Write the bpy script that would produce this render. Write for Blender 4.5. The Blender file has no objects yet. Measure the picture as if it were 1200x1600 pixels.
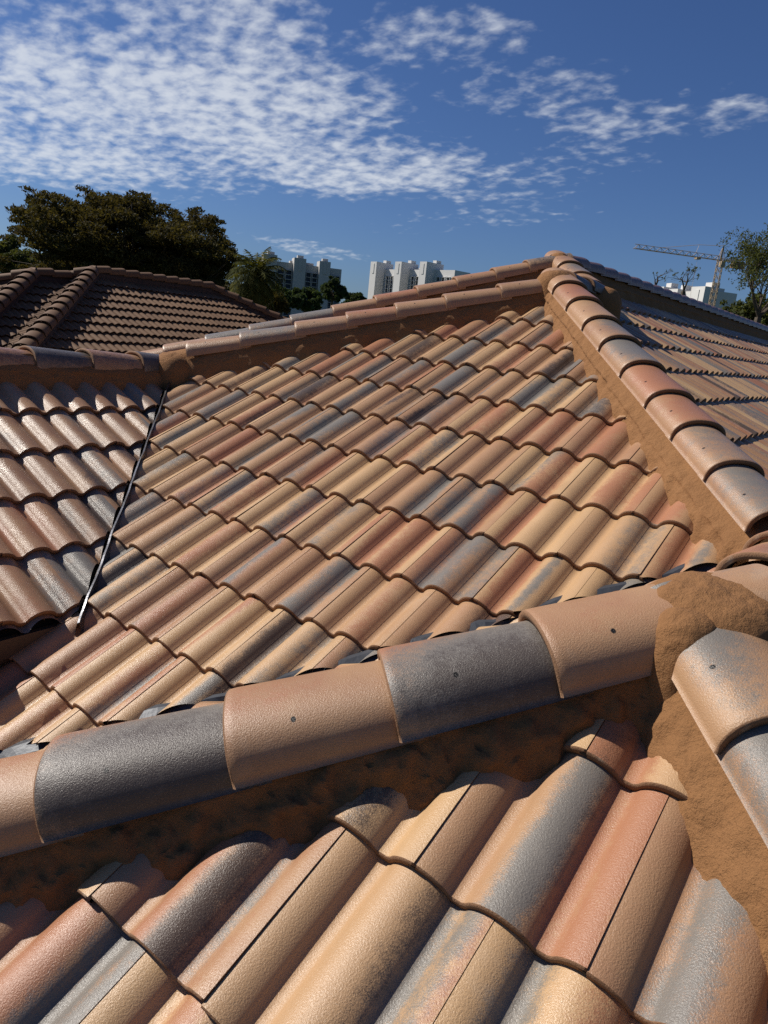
import bpy, bmesh, math, random
import numpy as np
from mathutils import Vector, Matrix, noise
R = math.radians
random.seed(7)
col = bpy.context.scene.collection
S = bpy.context.scene

# ------------------------------------------------------------------ camera
# world: x runs along the courses of the big hip slope, y up that slope, z up; the camera stands at the origin on the roof
ROT = [[0.791, 0.224, -0.569], [0.603, -0.131, 0.787], [0.102, -0.966, -0.239]]   # camera (right, down, forward) in columns
ROT = np.array(ROT)
cx = ROT[:, 0] / np.linalg.norm(ROT[:, 0])
cz = ROT[:, 2] - cx * (cx @ ROT[:, 2]); cz /= np.linalg.norm(cz)
cy = np.cross(cz, cx)
cam = bpy.data.cameras.new("camera")
camo = bpy.data.objects.new("camera", cam); col.objects.link(camo)
mw = Matrix.Identity(4)
for i in range(3):
    mw[i][0] = cx[i]; mw[i][1] = -cy[i]; mw[i][2] = -cz[i]
camo.matrix_world = mw
cam.sensor_fit = 'VERTICAL'; cam.sensor_height = 36.0; cam.lens = 36.0 * 1137 / 1600
cam.clip_start = 0.02; cam.clip_end = 9000
S.camera = camo

def ray(px, py):
    d = cx * (px - 600) / 1137 + cy * (py - 800) / 1137 + cz
    return d
def at(px, py, dist):
    """point seen at photo pixel (px,py) at horizontal distance dist (used only to find where things stand)"""
    d = ray(px, py); d = d / math.hypot(d[0], d[1])
    return Vector(d * dist)

# ------------------------------------------------------------------ light
SUN = Vector((-0.71, -0.23, 0.665)).normalized()
sun = bpy.data.lights.new("sun", 'SUN'); sun.energy = 5.0; sun.angle = R(0.5); sun.color = (1.0, 0.94, 0.85)
suno = bpy.data.objects.new("sun", sun); col.objects.link(suno)
suno.rotation_euler = SUN.to_track_quat('Z', 'Y').to_euler()

world = bpy.data.worlds.new("World"); S.world = world; world.use_nodes = True
def build_world():
    nt = world.node_tree; N = nt.nodes; L = nt.links; N.clear()
    out = N.new('ShaderNodeOutputWorld'); bg = N.new('ShaderNodeBackground')
    sky = N.new('ShaderNodeTexSky'); sky.sky_type = 'NISHITA'; sky.sun_disc = False
    sky.sun_elevation = math.asin(SUN.z); sky.sun_rotation = math.atan2(SUN.x, SUN.y)
    sky.altitude = 0; sky.air_density = 1.0; sky.dust_density = 0.6; sky.ozone_density = 3.0
    tc = N.new('ShaderNodeTexCoord')
    def m(op, a=None, b=None, c=None, clamp=False):
        n = N.new('ShaderNodeMath'); n.operation = op; n.use_clamp = clamp
        for i, v in enumerate((a, b, c)):
            if v is None: continue
            if isinstance(v, (int, float)): n.inputs[i].default_value = v
            else: L.new(v, n.inputs[i])
        return n.outputs[0]
    sep = N.new('ShaderNodeSeparateXYZ'); L.new(tc.outputs['Generated'], sep.inputs[0])
    den = m('MAXIMUM', m('ADD', sep.outputs[2], 0.18), 0.02)
    px = m('DIVIDE', sep.outputs[0], den); py = m('DIVIDE', sep.outputs[1], den)
    P = N.new('ShaderNodeCombineXYZ'); L.new(px, P.inputs[0]); L.new(py, P.inputs[1])
    # where the altocumulus field lies, on the flat cloud deck: union of soft ellipses (cx, cy, rx, ry, angle)
    def blob(bx, by, rx, ry, ang, amp=1.0):
        mp = N.new('ShaderNodeMapping'); mp.vector_type = 'TEXTURE'
        mp.inputs['Location'].default_value = (bx, by, 0); mp.inputs['Rotation'].default_value = (0, 0, R(ang))
        mp.inputs['Scale'].default_value = (rx, ry, 1); L.new(P.outputs[0], mp.inputs[0])
        ln = N.new('ShaderNodeVectorMath'); ln.operation = 'LENGTH'; L.new(mp.outputs[0], ln.inputs[0])
        mr = N.new('ShaderNodeMapRange'); mr.interpolation_type = 'SMOOTHSTEP'
        mr.inputs['From Min'].default_value = 1.25; mr.inputs['From Max'].default_value = 0.35
        mr.inputs['To Min'].default_value = 0; mr.inputs['To Max'].default_value = amp
        L.new(ln.outputs['Value'], mr.inputs['Value']); return mr.outputs[0]
    bl = None
    for b in CLOUDS:
        o = blob(*b); bl = o if bl is None else m('MAXIMUM', bl, o)
    def noi(scale, det, rough, sx=1, sy=1, rot=0, dist=0.0, off=0):
        mp = N.new('ShaderNodeMapping'); mp.inputs['Rotation'].default_value = (0, 0, R(rot))
        mp.inputs['Scale'].default_value = (sx, sy, 1); mp.inputs['Location'].default_value = (off, off * .7, 0)
        L.new(P.outputs[0], mp.inputs[0])
        n = N.new('ShaderNodeTexNoise'); n.inputs['Scale'].default_value = scale; n.inputs['Detail'].default_value = det
        n.inputs['Roughness'].default_value = rough; n.inputs['Distortion'].default_value = dist
        L.new(mp.outputs[0], n.inputs['Vector']); return n.outputs['Fac']
    cells = noi(15.0, 4, 0.5, 1.0, 1.3, 30, 0.15)
    big = noi(2.4, 3, 0.5, 1, 1, 20, 0.2, 3.3)
    fine = noi(34, 4, 0.6, 1, 1.2, 30, 0.2, 1.3)
    dens = m('ADD', m('MULTIPLY', cells, 1.7), m('ADD', m('MULTIPLY', big, 1.1), m('MULTIPLY', fine, 0.22)))
    thr = m('SUBTRACT', 2.32, m('MULTIPLY', bl, 1.38))
    fac = N.new('ShaderNodeMapRange'); fac.interpolation_type = 'SMOOTHSTEP'
    L.new(m('SUBTRACT', dens, thr), fac.inputs['Value'])
    fac.inputs['From Min'].default_value = 0.0; fac.inputs['From Max'].default_value = 0.95
    fac.inputs['To Max'].default_value = 0.76
    f2 = m('MULTIPLY', fac.outputs[0], m('MULTIPLY', m('MINIMUM', m('MAXIMUM', m('MULTIPLY', sep.outputs[2], 30), 0), 1), 1))
    tint = N.new('ShaderNodeMixRGB'); tint.blend_type = 'MULTIPLY'; tint.inputs[0].default_value = 1
    L.new(sky.outputs[0], tint.inputs[1]); tint.inputs[2].default_value = SKY_TINT
    cmix = N.new('ShaderNodeMixRGB'); L.new(f2, cmix.inputs[0]); L.new(tint.outputs[0], cmix.inputs[1])
    cmix.inputs[2].default_value = CLOUD_COL
    L.new(cmix.outputs[0], bg.inputs[0]); bg.inputs[1].default_value = 0.048
    L.new(bg.outputs[0], out.inputs[0])
CLOUDS = [(-2.15, 1.42, 1.25, .80, 20, 1.0), (-1.5, 1.15, .45, .40, 0, .85), (-1.75, 1.95, .75, .42, 30, .95), (-1.35, 2.3, .5, .26, 10, .75),
          (-1.06, 1.52, .30, .22, 20, .80), (-.98, 1.78, .40, .22, 20, .76), (-.75, 2.02, .48, .20, 5, .74), (-2.5, 2.65, .5, .2, 60, .7), (-1.05, 2.2, .45, .2, 0, .66), (-1.6, 2.55, .8, .22, 5, .62)]
SKY_TINT = (0.60, 0.80, 1.20, 1)
CLOUD_COL = (13.0, 13.6, 14.4, 1)
build_world()
S.view_settings.view_transform = 'Standard'; S.view_settings.look = 'None'
S.view_settings.exposure = 0.28; S.view_settings.gamma = 1.0
S.render.engine = 'CYCLES'
S.cycles.use_denoising = False; S.cycles.use_adaptive_sampling = False
S.cycles.caustics_reflective = False; S.cycles.caustics_refractive = False; S.cycles.sample_clamp_indirect = 3.0

# ------------------------------------------------------------------ materials
class NT:
    def __init__(s, name):
        s.m = bpy.data.materials.new(name); s.m.use_nodes = True
        s.nt = s.m.node_tree; s.N = s.nt.nodes; s.L = s.nt.links; s.N.clear()
        s.out = s.N.new('ShaderNodeOutputMaterial'); s.b = s.N.new('ShaderNodeBsdfPrincipled')
        s.L.new(s.b.outputs[0], s.out.inputs[0]); s.tc = s.N.new('ShaderNodeTexCoord')
    def put(s, sock, v):
        if isinstance(v, (int, float, tuple)): sock.default_value = v
        else: s.L.new(v, sock)
    def noise(s, scale, det=3, rough=.5, vec=None, dist=0, which='Object'):
        n = s.N.new('ShaderNodeTexNoise'); n.inputs['Scale'].default_value = scale; n.inputs['Detail'].default_value = det
        n.inputs['Roughness'].default_value = rough; n.inputs['Distortion'].default_value = dist
        s.L.new(vec or s.tc.outputs[which], n.inputs['Vector']); return n.outputs['Fac']
    def mapping(s, scale, rot=(0, 0, 0), which='Object'):
        n = s.N.new('ShaderNodeMapping'); n.inputs['Scale'].default_value = scale; n.inputs['Rotation'].default_value = rot
        s.L.new(s.tc.outputs[which], n.inputs[0]); return n.outputs[0]
    def math(s, op, a, b=0.0, c=None, clamp=False):
        n = s.N.new('ShaderNodeMath'); n.operation = op; n.use_clamp = clamp
        s.put(n.inputs[0], a); s.put(n.inputs[1], b)
        if c is not None: s.put(n.inputs[2], c)
        return n.outputs[0]
    def rng(s, v, a, b, c=0., d=1., smooth=False):
        n = s.N.new('ShaderNodeMapRange'); s.put(n.inputs['Value'], v)
        n.inputs['From Min'].default_value = a; n.inputs['From Max'].default_value = b
        n.inputs['To Min'].default_value = c; n.inputs['To Max'].default_value = d
        if smooth: n.interpolation_type = 'SMOOTHSTEP'
        return n.outputs[0]
    def mix(s, f, a, b, mode='MIX'):
        n = s.N.new('ShaderNodeMixRGB'); n.blend_type = mode
        s.put(n.inputs[0], f); s.put(n.inputs[1], a); s.put(n.inputs[2], b); return n.outputs[0]
    def bump(s, h, strength, dist, prev=None):
        n = s.N.new('ShaderNodeBump'); n.inputs['Strength'].default_value = strength; n.inputs['Distance'].default_value = dist
        s.put(n.inputs['Height'], h)
        if prev is not None: s.L.new(prev, n.inputs['Normal'])
        return n.outputs[0]
    def done(s, color, rough=.6, normal=None, metal=0., spec=.5):
        s.put(s.b.inputs['Base Color'], color); s.put(s.b.inputs['Roughness'], rough)
        s.b.inputs['Metallic'].default_value = metal; s.b.inputs['Specular IOR Level'].default_value = spec
        if normal is not None: s.L.new(normal, s.b.inputs['Normal'])
        return s.m

def mat_coating(name, hole=False):
    """sealed concrete tile: sprayed pigment bands (attribute 'pig') with granular overspray"""
    s = NT(name)
    a = s.N.new('ShaderNodeAttribute'); a.attribute_name = 'pig'
    sp = s.N.new('ShaderNodeSeparateColor'); s.L.new(a.outputs['Color'], sp.inputs[0])
    red, grey, dark = sp.outputs[0], sp.outputs[1], sp.outputs[2]; tone = a.outputs['Alpha']
    fine = s.noise(420, 3, .75); mid = s.noise(60, 3, .6); big = s.noise(7, 3, .6)
    spk = s.math('ADD', s.math('MULTIPLY', fine, .55), s.math('ADD', s.math('MULTIPLY', mid, .2), s.math('MULTIPLY', s.noise(17, 4, .65), .25)))
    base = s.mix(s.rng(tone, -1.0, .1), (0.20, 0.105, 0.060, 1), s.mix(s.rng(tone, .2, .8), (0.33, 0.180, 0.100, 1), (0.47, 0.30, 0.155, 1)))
    base = s.mix(s.rng(big, .35, .7, 0, .5), base, (0.40, 0.25, 0.132, 1))
    def spray(c, p, colr, wid=.27, keep=.90):
        f = s.rng(s.math('ADD', p, s.math('MULTIPLY', s.math('SUBTRACT', spk, .5), 2.6)), .5 - wid, .5 + wid, 0, keep, True)
        return s.mix(f, c, colr)
    c = spray(base, red, (0.325, 0.140, 0.075, 1))
    c = spray(c, grey, (0.145, 0.143, 0.132, 1))
    c = spray(c, dark, (0.060, 0.045, 0.038, 1))
    # salt and pepper grains, faint lime bloom, dust
    c = s.mix(s.rng(s.noise(700, 2, .5), .66, .74, 0, .45), c, (0.10, 0.065, 0.045, 1))
    c = s.mix(s.rng(s.noise(610, 2, .5, s.mapping((1, 1.1, .9), (.3, .2, .5))), .66, .73, 0, .5), c, (0.62, 0.50, 0.38, 1))
    c = s.mix(s.rng(s.noise(3.1, 6, .7), .60, .80, 0, .22), c, (0.60, 0.52, 0.42, 1))
    c = s.mix(s.rng(s.noise(38, 5, .75, s.mapping((1, .8, 1), (.7, .1, .2))), .70, .78, 0, .55), c, (0.09, 0.06, 0.04, 1))
    h1 = s.noise(310, 3, .55, dist=.2); h2 = s.noise(800, 2, .6)
    nrm = s.bump(h2, .45, .0011, s.bump(h1, .50, .0025))
    rough = s.rng(s.noise(5, 4, .6), .3, .7, .25, .43)
    if hole:
        # nail hole through the side of the cap
        d = s.N.new('ShaderNodeVectorMath'); d.operation = 'DISTANCE'
        sx = s.N.new('ShaderNodeSeparateXYZ'); s.L.new(s.tc.outputs['Object'], sx.inputs[0])
        cb = s.N.new('ShaderNodeCombineXYZ'); s.L.new(sx.outputs[0], cb.inputs[0]); s.L.new(s.math('ABSOLUTE', sx.outputs[1]), cb.inputs[1])
        s.L.new(cb.outputs[0], d.inputs[0]); d.inputs[1].default_value = (0.135, 0.086, 0.0)
        f = s.rng(s.math('ADD', d.outputs['Value'], s.math('MULTIPLY', mid, .003)), .0072, .0056, 0, 1)
        c = s.mix(f, c, (0.01, 0.008, 0.006, 1))
    return s.done(c, rough, nrm, 0, .42)
M_TILE = mat_coating('sealed_concrete_tile'); M_CAP = mat_coating('sealed_ridge_tile', True)

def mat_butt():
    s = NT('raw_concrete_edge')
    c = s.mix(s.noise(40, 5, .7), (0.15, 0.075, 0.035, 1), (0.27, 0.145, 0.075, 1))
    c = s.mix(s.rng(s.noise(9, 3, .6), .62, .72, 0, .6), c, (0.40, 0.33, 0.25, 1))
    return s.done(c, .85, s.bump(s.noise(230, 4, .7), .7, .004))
def mat_mortar():
    s = NT('sand_mortar')
    c = s.mix(s.noise(6, 5, .7), (0.185, 0.086, 0.034, 1), (0.29, 0.146, 0.060, 1))
    c = s.mix(s.rng(s.noise(330, 2, .6), .60, .70, 0, .55), c, (0.14, 0.06, 0.022, 1))
    c = s.mix(s.rng(s.noise(120, 4, .7), .66, .74, 0, .6), c, (0.10, 0.045, 0.018, 1))
    n = s.bump(s.noise(380, 3, .7), .65, .004, s.bump(s.noise(60, 5, .65), .6, .014, s.bump(s.noise(13, 3, .5), .3, .03)))
    return s.done(c, .92, n, 0, .25)
def mat_simple(name, c1, c2, scale=8, rough=.7, metal=0., bs=0., bd=.01, bscale=60, spec=.5):
    s = NT(name); c = s.mix(s.rng(s.noise(scale, 5, .6), .3, .7), c1 + (1,), c2 + (1,))
    n = s.bump(s.noise(bscale, 4, .6), bs, bd) if bs else None
    return s.done(c, rough, n, metal, spec)
M_BUTT = mat_butt(); M_MORTAR = mat_mortar()
M_METAL = mat_simple('painted_flashing', (0.16, 0.16, 0.17), (0.26, 0.26, 0.27), 10, .22, .9, .25, .006, 25)
M_DARKMETAL = mat_simple('dark_flashing', (0.045, 0.05, 0.06), (0.07, 0.075, 0.085), 10, .45, .3, .25, .006, 25)
M_FELT = mat_simple('roofing_felt', (0.012, 0.011, 0.010), (0.025, 0.022, 0.02), 10, .9)
M_FASCIA = mat_simple('dark_fascia_paint', (0.05, 0.032, 0.024), (0.07, 0.045, 0.03), 6, .6)
M_STUCCO = mat_simple('cream_stucco', (0.55, 0.46, 0.34), (0.62, 0.53, 0.40), 2, .9, 0, .4, .01, 40)
M_GLASS = mat_simple('dark_window_glass', (0.03, 0.04, 0.05), (0.05, 0.06, 0.07), 2, .12)
M_NB = None
def mat_nb():
    s = NT('brown_concrete_tile')
    a = s.N.new('ShaderNodeAttribute'); a.attribute_name = 'pig'
    c = s.mix(s.noise(2.5, 5, .7), (0.090, 0.044, 0.019, 1), (0.140, 0.072, 0.033, 1))
    c = s.mix(s.rng(a.outputs['Alpha'], .1, .9, 0, .5), c, (0.19, 0.105, 0.052, 1))
    c = s.mix(s.rng(s.noise(11, 5, .7), .62, .75, 0, .6), c, (0.05, 0.03, 0.022, 1))
    return s.done(c, .75, s.bump(s.noise(150, 3, .6), .4, .004), 0, .3)
M_NB = mat_nb()
M_NBBUTT = mat_simple('brown_tile_edge', (0.03, 0.016, 0.010), (0.05, 0.028, 0.018), 20, .9)

# ------------------------------------------------------------------ object helpers
def tag(o, label=None, cat=None, group=None, kind=None):
    if label: o['label'] = label
    if cat: o['category'] = cat
    if group: o['group'] = group
    if kind: o['kind'] = kind
    return o
def empty(name, loc=(0, 0, 0), rz=0.0):
    o = bpy.data.objects.new(name, None); col.objects.link(o); o.location = loc; o.rotation_euler = (0, 0, rz); return o
def link(name, me, parent=None, smooth=False):
    o = bpy.data.objects.new(name, me); col.objects.link(o)
    if parent is not None:
        o.parent = parent
        o.matrix_parent_inverse = Matrix.Identity(4)
    if smooth: me.shade_smooth()
    return o
class MB:
    """collects geometry for one mesh"""
    def __init__(s): s.v = []; s.f = []; s.mi = []
    def face(s, pts, mi=0):
        n = len(s.v); s.v += [tuple(p) for p in pts]; s.f.append(tuple(range(n, n + len(pts)))); s.mi.append(mi)
    def box(s, c, size, rz=0.0, mi=0, M=None):
        x, y, z = (q / 2 for q in size); n = len(s.v); ca, sa = math.cos(rz), math.sin(rz)
        for a in (-1, 1):
            for b in (-1, 1):
                for d in (-1, 1):
                    p = Vector((a * x * ca - b * y * sa + c[0], a * x * sa + b * y * ca + c[1], d * z + c[2]))
                    s.v.append(tuple(M @ p) if M else tuple(p))
        for q in ((0, 1, 3, 2), (4, 6, 7, 5), (0, 4, 5, 1), (2, 3, 7, 6), (0, 2, 6, 4), (1, 5, 7, 3)):
            s.f.append(tuple(n + i for i in q)); s.mi.append(mi)
    def bar(s, a, b, r, r2=None, n=6, mi=0):
        a = Vector(a); b = Vector(b); d = b - a
        if d.length < 1e-6: return
        r2 = r if r2 is None else r2
        q = d.to_track_quat('Z', 'Y'); k = len(s.v)
        for c, rr in ((a, r), (b, r2)):
            for i in range(n):
                t = 2 * math.pi * i / n; s.v.append(tuple(c + q @ Vector((rr * math.cos(t), rr * math.sin(t), 0))))
        for i in range(n):
            j = (i + 1) % n; s.f.append((k + i, k + j, k + n + j, k + n + i)); s.mi.append(mi)
        s.f.append(tuple(k + i for i in reversed(range(n)))); s.mi.append(mi)
        s.f.append(tuple(k + n + i for i in range(n))); s.mi.append(mi)
    def mesh(s, name, mats):
        me = bpy.data.meshes.new(name); me.from_pydata(s.v, [], s.f)
        for m in mats: me.materials.append(m)
        if len(mats) > 1: me.polygons.foreach_set('material_index', s.mi)
        me.update(); return me
    def build(s, name, mats, parent=None, smooth=False):
        if not isinstance(mats, (list, tuple)): mats = [mats]
        return link(name, s.mesh(name, mats), parent, smooth)

# ------------------------------------------------------------------ tiled slopes
TH = R(25.6); T = math.tan(TH); CT = math.cos(TH); ST = math.sin(TH)
TW = 0.314; EXPO = 0.354; ROLL = TW / 2
def prof(t):
    """height of the double-roll profile below its crown at distance t from the tile's seam crown"""
    k = (t + ROLL / 2) % ROLL - ROLL / 2            # signed distance to nearest crown
    a = abs(k) / (ROLL / 2)
    e = 0.84 if k > 0 else 0.78                      # steeper foot on the far side of the pan
    H = 0.038
    if a < e:
        q = a / e; h = -H * (1 - (1 - q ** 2.0) ** 0.72)
        return h
    return -H
def pigments(rs, warm=.50):
    """spray bands across a tile: list of (pigment, amount, centre, half width)"""
    b = []
    r = rs.rand()
    n = 1 if r < .18 else (2 if r < .62 else (3 if r < .95 else 0))
    for _ in range(n):
        p = rs.choice([0, 1, 2], p=[warm, .40, .60 - warm])
        b.append((p, rs.uniform(.5, 1.1), rs.uniform(.06, TW), rs.uniform(.03, .11), rs.uniform(-.12, .12)))
    return b
def slope(name, parent, down, c, org, clips, xr, yr, nu=24, nv=5, seed=1, mats=(None, None), deck=True, fixed=None, warm=.48, step=0.021, jit=1.0, dtone=0.):
    """tiled roof plane z = -T*(down . (x,y)) + c through tile crowns; clips are (a,b,c): keep a*x+b*y+c >= 0"""
    rs = np.random.RandomState(seed)
    dx, dy = down; hx, hy = -dx, -dy; ux, uy = hy, -hx
    U = np.array([ux, uy, 0.]); V = np.array([hx * CT, hy * CT, ST]); Nn = np.array([dx * ST, dy * ST, CT])
    O = np.array([org[0], org[1], -T * (dx * org[0] + dy * org[1]) + c])
    pts = [np.array([x, y]) for x in xr for y in yr]
    ii = [((p - O[:2]) @ U[:2]) / TW for p in pts]; jj = [((p - O[:2]) @ np.array([hx, hy])) / (EXPO * CT) for p in pts]
    i0, i1 = int(min(ii)) - 2, int(max(ii)) + 2; j0, j1 = int(min(jj)) - 2, int(max(jj)) + 2
    ts = []
    for rr in range(2):
        for q in np.linspace(-1, 1, nu // 2 + 1):
            qq = math.copysign(abs(q) ** 0.8, q)
            ts.append(ROLL / 2 + rr * ROLL + qq * ROLL / 2)
    ts = sorted(set(round(min(max(t, 0.0003), TW - 0.0007), 6) for t in ts))
    ts = np.array(ts); nt = len(ts); P = np.array([prof(t) for t in ts])
    LV = np.concatenate([[0, .003], np.linspace(.02, EXPO + .035, nv)]); nl = len(LV)
    VV = []; FF = []; MI = []; CC = []; base = 0
    notches = []
    box = [(1, 0, -min(xr)), (-1, 0, max(xr)), (0, 1, -min(yr)), (0, -1, max(yr))]
    allc = list(clips) + box
    for j in range(j0, j1):
        for i in range(i0, i1):
            off = .5 if j % 2 else 0.
            u0 = (i + off) * TW; v0 = j * EXPO
            cs = [O[:2] + U[:2] * (u0 + a) + np.array([hx, hy]) * (v0 + b) * CT for a in (0, TW) for b in (0, EXPO + .04)]
            if any(all(a * p[0] + b * p[1] + d < -.01 for p in cs) for a, b, d in allc): 
                continue
            rs = np.random.RandomState((seed * 7919 + (i + 900) * 1009 + (j + 900) * 13) % (2 ** 31))
            ju = rs.uniform(-.0006, .0006) * jit; jv = rs.uniform(-.004, .004) * jit; jz = rs.uniform(-.0008, .0008) * jit; tl = rs.uniform(-.0035, .0035) * jit
            bands = pigments(rs, warm) if fixed is None or (i, j) not in fixed else fixed[(i, j)]
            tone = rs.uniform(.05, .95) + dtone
            uu, ll = np.meshgrid(ts, LV)
            bev = np.where(ll == 0, -.003, 0.)
            hh = P[None, :] + (uu / TW) * .0018 - (np.minimum(ll, EXPO + .1) / EXPO) * step + jz + tl * (uu / TW - .5) * (1 - ll / EXPO) + bev
            W = O + U * (u0 + uu[..., None] + ju) + V * (v0 + ll[..., None] + jv) + Nn * hh[..., None]
            top = W.reshape(-1, 3)
            # butt: bottom row and a short soffit
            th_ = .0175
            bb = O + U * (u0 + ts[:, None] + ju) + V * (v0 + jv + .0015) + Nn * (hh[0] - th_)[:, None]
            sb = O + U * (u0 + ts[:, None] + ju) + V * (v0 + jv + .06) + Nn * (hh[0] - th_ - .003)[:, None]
            # right hand seam lip
            rl = W[:, -1, :] - Nn * .011
            if nu >= 32:
                q0, q1 = TW - .013, TW + .002
                nq = []
                for (uq, hq) in ((q0, -.013), (q1, -.013), (q1, -.006), (q0 + .006, -.004), (q0 + .006, -.009), (q0, -.009)):
                    nq.append(O + U * (u0 + uq + ju) + V * (v0 + jv - .0008) + Nn * (hh[0, -1] + hq))
                notches.append(nq)
            VV += [top, bb, sb, rl]
            n = nl * nt
            for a in range(nl - 1):
                for b in range(nt - 1):
                    k = base + a * nt + b
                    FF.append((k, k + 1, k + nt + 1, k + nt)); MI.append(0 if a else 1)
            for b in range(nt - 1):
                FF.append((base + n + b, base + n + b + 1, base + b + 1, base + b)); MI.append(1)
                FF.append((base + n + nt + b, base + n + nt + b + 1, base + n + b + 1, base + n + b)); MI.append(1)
            for a in range(nl - 1):
                FF.append((base + a * nt + nt - 1, base + n + 2 * nt + a, base + n + 2 * nt + a + 1, base + (a + 1) * nt + nt - 1)); MI.append(1)
            C = np.zeros((n + 2 * nt + nl, 4)); C[:, 3] = tone
            for (p, am, ce, wi, sk) in bands:
                dd = np.abs(uu - ce - sk * (ll - .15)) / wi
                f = am * np.clip(1.25 - dd, 0, 1) * (1 - .25 * np.cos(ll * 9 + ce * 40) ** 2)
                C[:n, int(p)] = np.maximum(C[:n, int(p)], f.reshape(-1))
            CC.append(C); base += n + 2 * nt + nl
    if not VV: return None
    for nq in notches:
        VV.append(np.array(nq)); FF.append(tuple(range(base, base + 6))); MI.append(2); CC.append(np.zeros((6, 4))); base += 6
    me = bpy.data.meshes.new(name)
    me.from_pydata(np.concatenate(VV).tolist(), [], FF)
    ca = me.color_attributes.new('pig', 'FLOAT_COLOR', 'POINT')
    ca.data.foreach_set('color', np.concatenate(CC).astype(np.float32).reshape(-1))
    me.polygons.foreach_set('material_index', MI)
    me.polygons.foreach_set('use_smooth', [True] * len(FF))
    bm = bmesh.new(); bm.from_mesh(me)
    for a, b, d in allc:
        nrm = Vector((a, b, 0)); l = nrm.length; co = Vector((-a * d / (l * l), -b * d / (l * l), 0))
        bmesh.ops.bisect_plane(bm, geom=bm.verts[:] + bm.edges[:] + bm.faces[:], plane_co=co, plane_no=nrm, clear_inner=True)
    se = [e for e in bm.edges if len(e.link_faces) == 2 and (e.link_faces[0].material_index != e.link_faces[1].material_index)]
    for e in se: e.smooth = False
    bm.to_mesh(me); bm.free()
    for m in mats: me.materials.append(m)
    return link(name, me, parent)

def deck(parent, down, c, poly, lift=-.085, name='roof_deck', mat=None, th=.02):
    """black underlayment sheet below a slope, following a plan polygon"""
    dx, dy = down; m = MB()
    f = lambda p, l: (p[0], p[1], -T * (dx * p[0] + dy * p[1]) + c + l)
    n = len(poly); m.face([f(p, lift) for p in poly]); m.face([f(p, lift - th) for p in reversed(poly)])
    for i in range(n):
        a, b = poly[i], poly[(i + 1) % n]
        m.face([f(a, lift - th), f(b, lift - th), f(b, lift), f(a, lift)])
    return m.build(name, mat or M_FELT, parent)

# planes
cA, cN, cL, cR, cC = -1.947, -1.328, -2.44, -0.71, -0.418
cA2, cB2, cB1, cK = -2.27, 2.04, 1.464, 1.68
DOWN_S, DOWN_E, DOWN_W = (0, -1), (1, 0), (-1, 0)     # names of the fall directions in this frame
J = (-.315, 1.585, T * 1.585 + cN)
AP1 = (-2.25, 4.88, T * 4.88 + cA)
AP2 = (-2.85, 6.15, T * 6.15 + cA2)
V0 = (-4.30, 3.16, T * 4.3 + cL)

house = tag(empty('house', (0, 0, 0)), 'foreground house roof of mottled tan, terracotta and slate grey barrel tiles with mortared ridges', 'house')
TM = (M_TILE, M_BUTT, M_FELT)

# hand-set tiles: keep the largest tiles of the photograph recognisable: (band: pigment 0 red 1 grey 2 dark, amount, centre, half width, skew)
FIXN = {
    (-1, 0): [(0, .85, .10, .05, 0), (2, .7, .17, .05, 0)], (-1, 1): [(1, .3, .28, .03, 0)],
    (-2, -1): [(0, .85, .13, .04, 0), (2, 1.0, .185, .045, 0), (1, .6, .235, .03, 0), (0, .4, .27, .03, 0)],
    (-1, -1): [(2, .5, .20, .035, 0), (1, .85, .235, .035, 0), (1, .7, .275, .035, 0), (0, .6, .30, .03, 0)],
    (0, -1): [(1, .95, .08, .045, 0), (0, .6, .20, .05, 0)], (-2, -2): [(0, .95, .15, .07, 0), (1, 1.1, .25, .06, 0), (1, .9, .3, .03, 0)],
    (-1, -2): [(0, .7, .13, .06, 0), (2, .5, .19, .03, 0), (1, .4, .28, .03, 0)], (-3, -1): [(1, .5, .10, .05, 0), (0, .4, .2, .04, 0)],
    (1, 0): [(1, .95, .125, .06, .05), (0, .35, .21, .03, 0)], (0, 1): [(0, 1.0, .03, .06, 0), (2, .4, .03, .04, 0), (0, .95, .085, .045, 0)],
    (0, 0): [(1, 1.1, .172, .05, .04), (2, .4, .205, .02, 0), (0, .75, .235, .05, 0), (0, 1.1, .285, .05, 0)],
}
FIXOLD = {
    (1, 0): [(0, .85, .03, .06, 0), (0, .9, .12, .05, 0), (1, .35, .16, .03, 0)],
    (0, 0): [(1, 1.05, .235, .055, .10), (2, .5, .215, .03, 0), (0, .7, .255, .02, 0)],
}
slope('roof_slope', house, DOWN_S, cN, (-.536, .935), [(1, -1, 1.90 - .03), (-1, -1, 1.27 - .03), (1, 0, 3.05)], (-3.05, 3.5), (-2.25, 1.6), 44, 9, 11, TM, fixed=FIXN)
slope('roof_slope', house, DOWN_S, cA, (-2.893, 1.888), [(-1, 1, -3.21), (1, 1, 1.03), (1.72, -2.05, 13.874 - .05), (-2.0883, -1.8817, 4.2315)], (-4.3, .3), (-.2, 4.9), 32, 6, 23, TM)
slope('roof_slope', house, DOWN_S, cA, (-2.893, 1.888), [(-1, 1, -3.25), (-1, -1, -1.03)], (-3.05, -.8), (-.2, 1.53), 32, 6, 23, TM)
slope('roof_slope', house, DOWN_E, cL, (-2.592, 1.39 + .157), [(-1, -1, -1.055), (-1, 0, -2.586)], (-4.32, -2.5), (-2.6, 3.3), 32, 6, 31, TM, dtone=-.8, warm=.42)  # left wing: same tiles, weaker sunlight put into the colour as a darker tone
slope('roof_slope', house, DOWN_W, cC, (-2.0, 0), [(-1, 1, -1.90), (1, -1, 3.19 - .06), (1, 0, 3.05)], (-3.05, -.315), (-1.2, 2.9), 20, 4, 37, TM)
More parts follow.
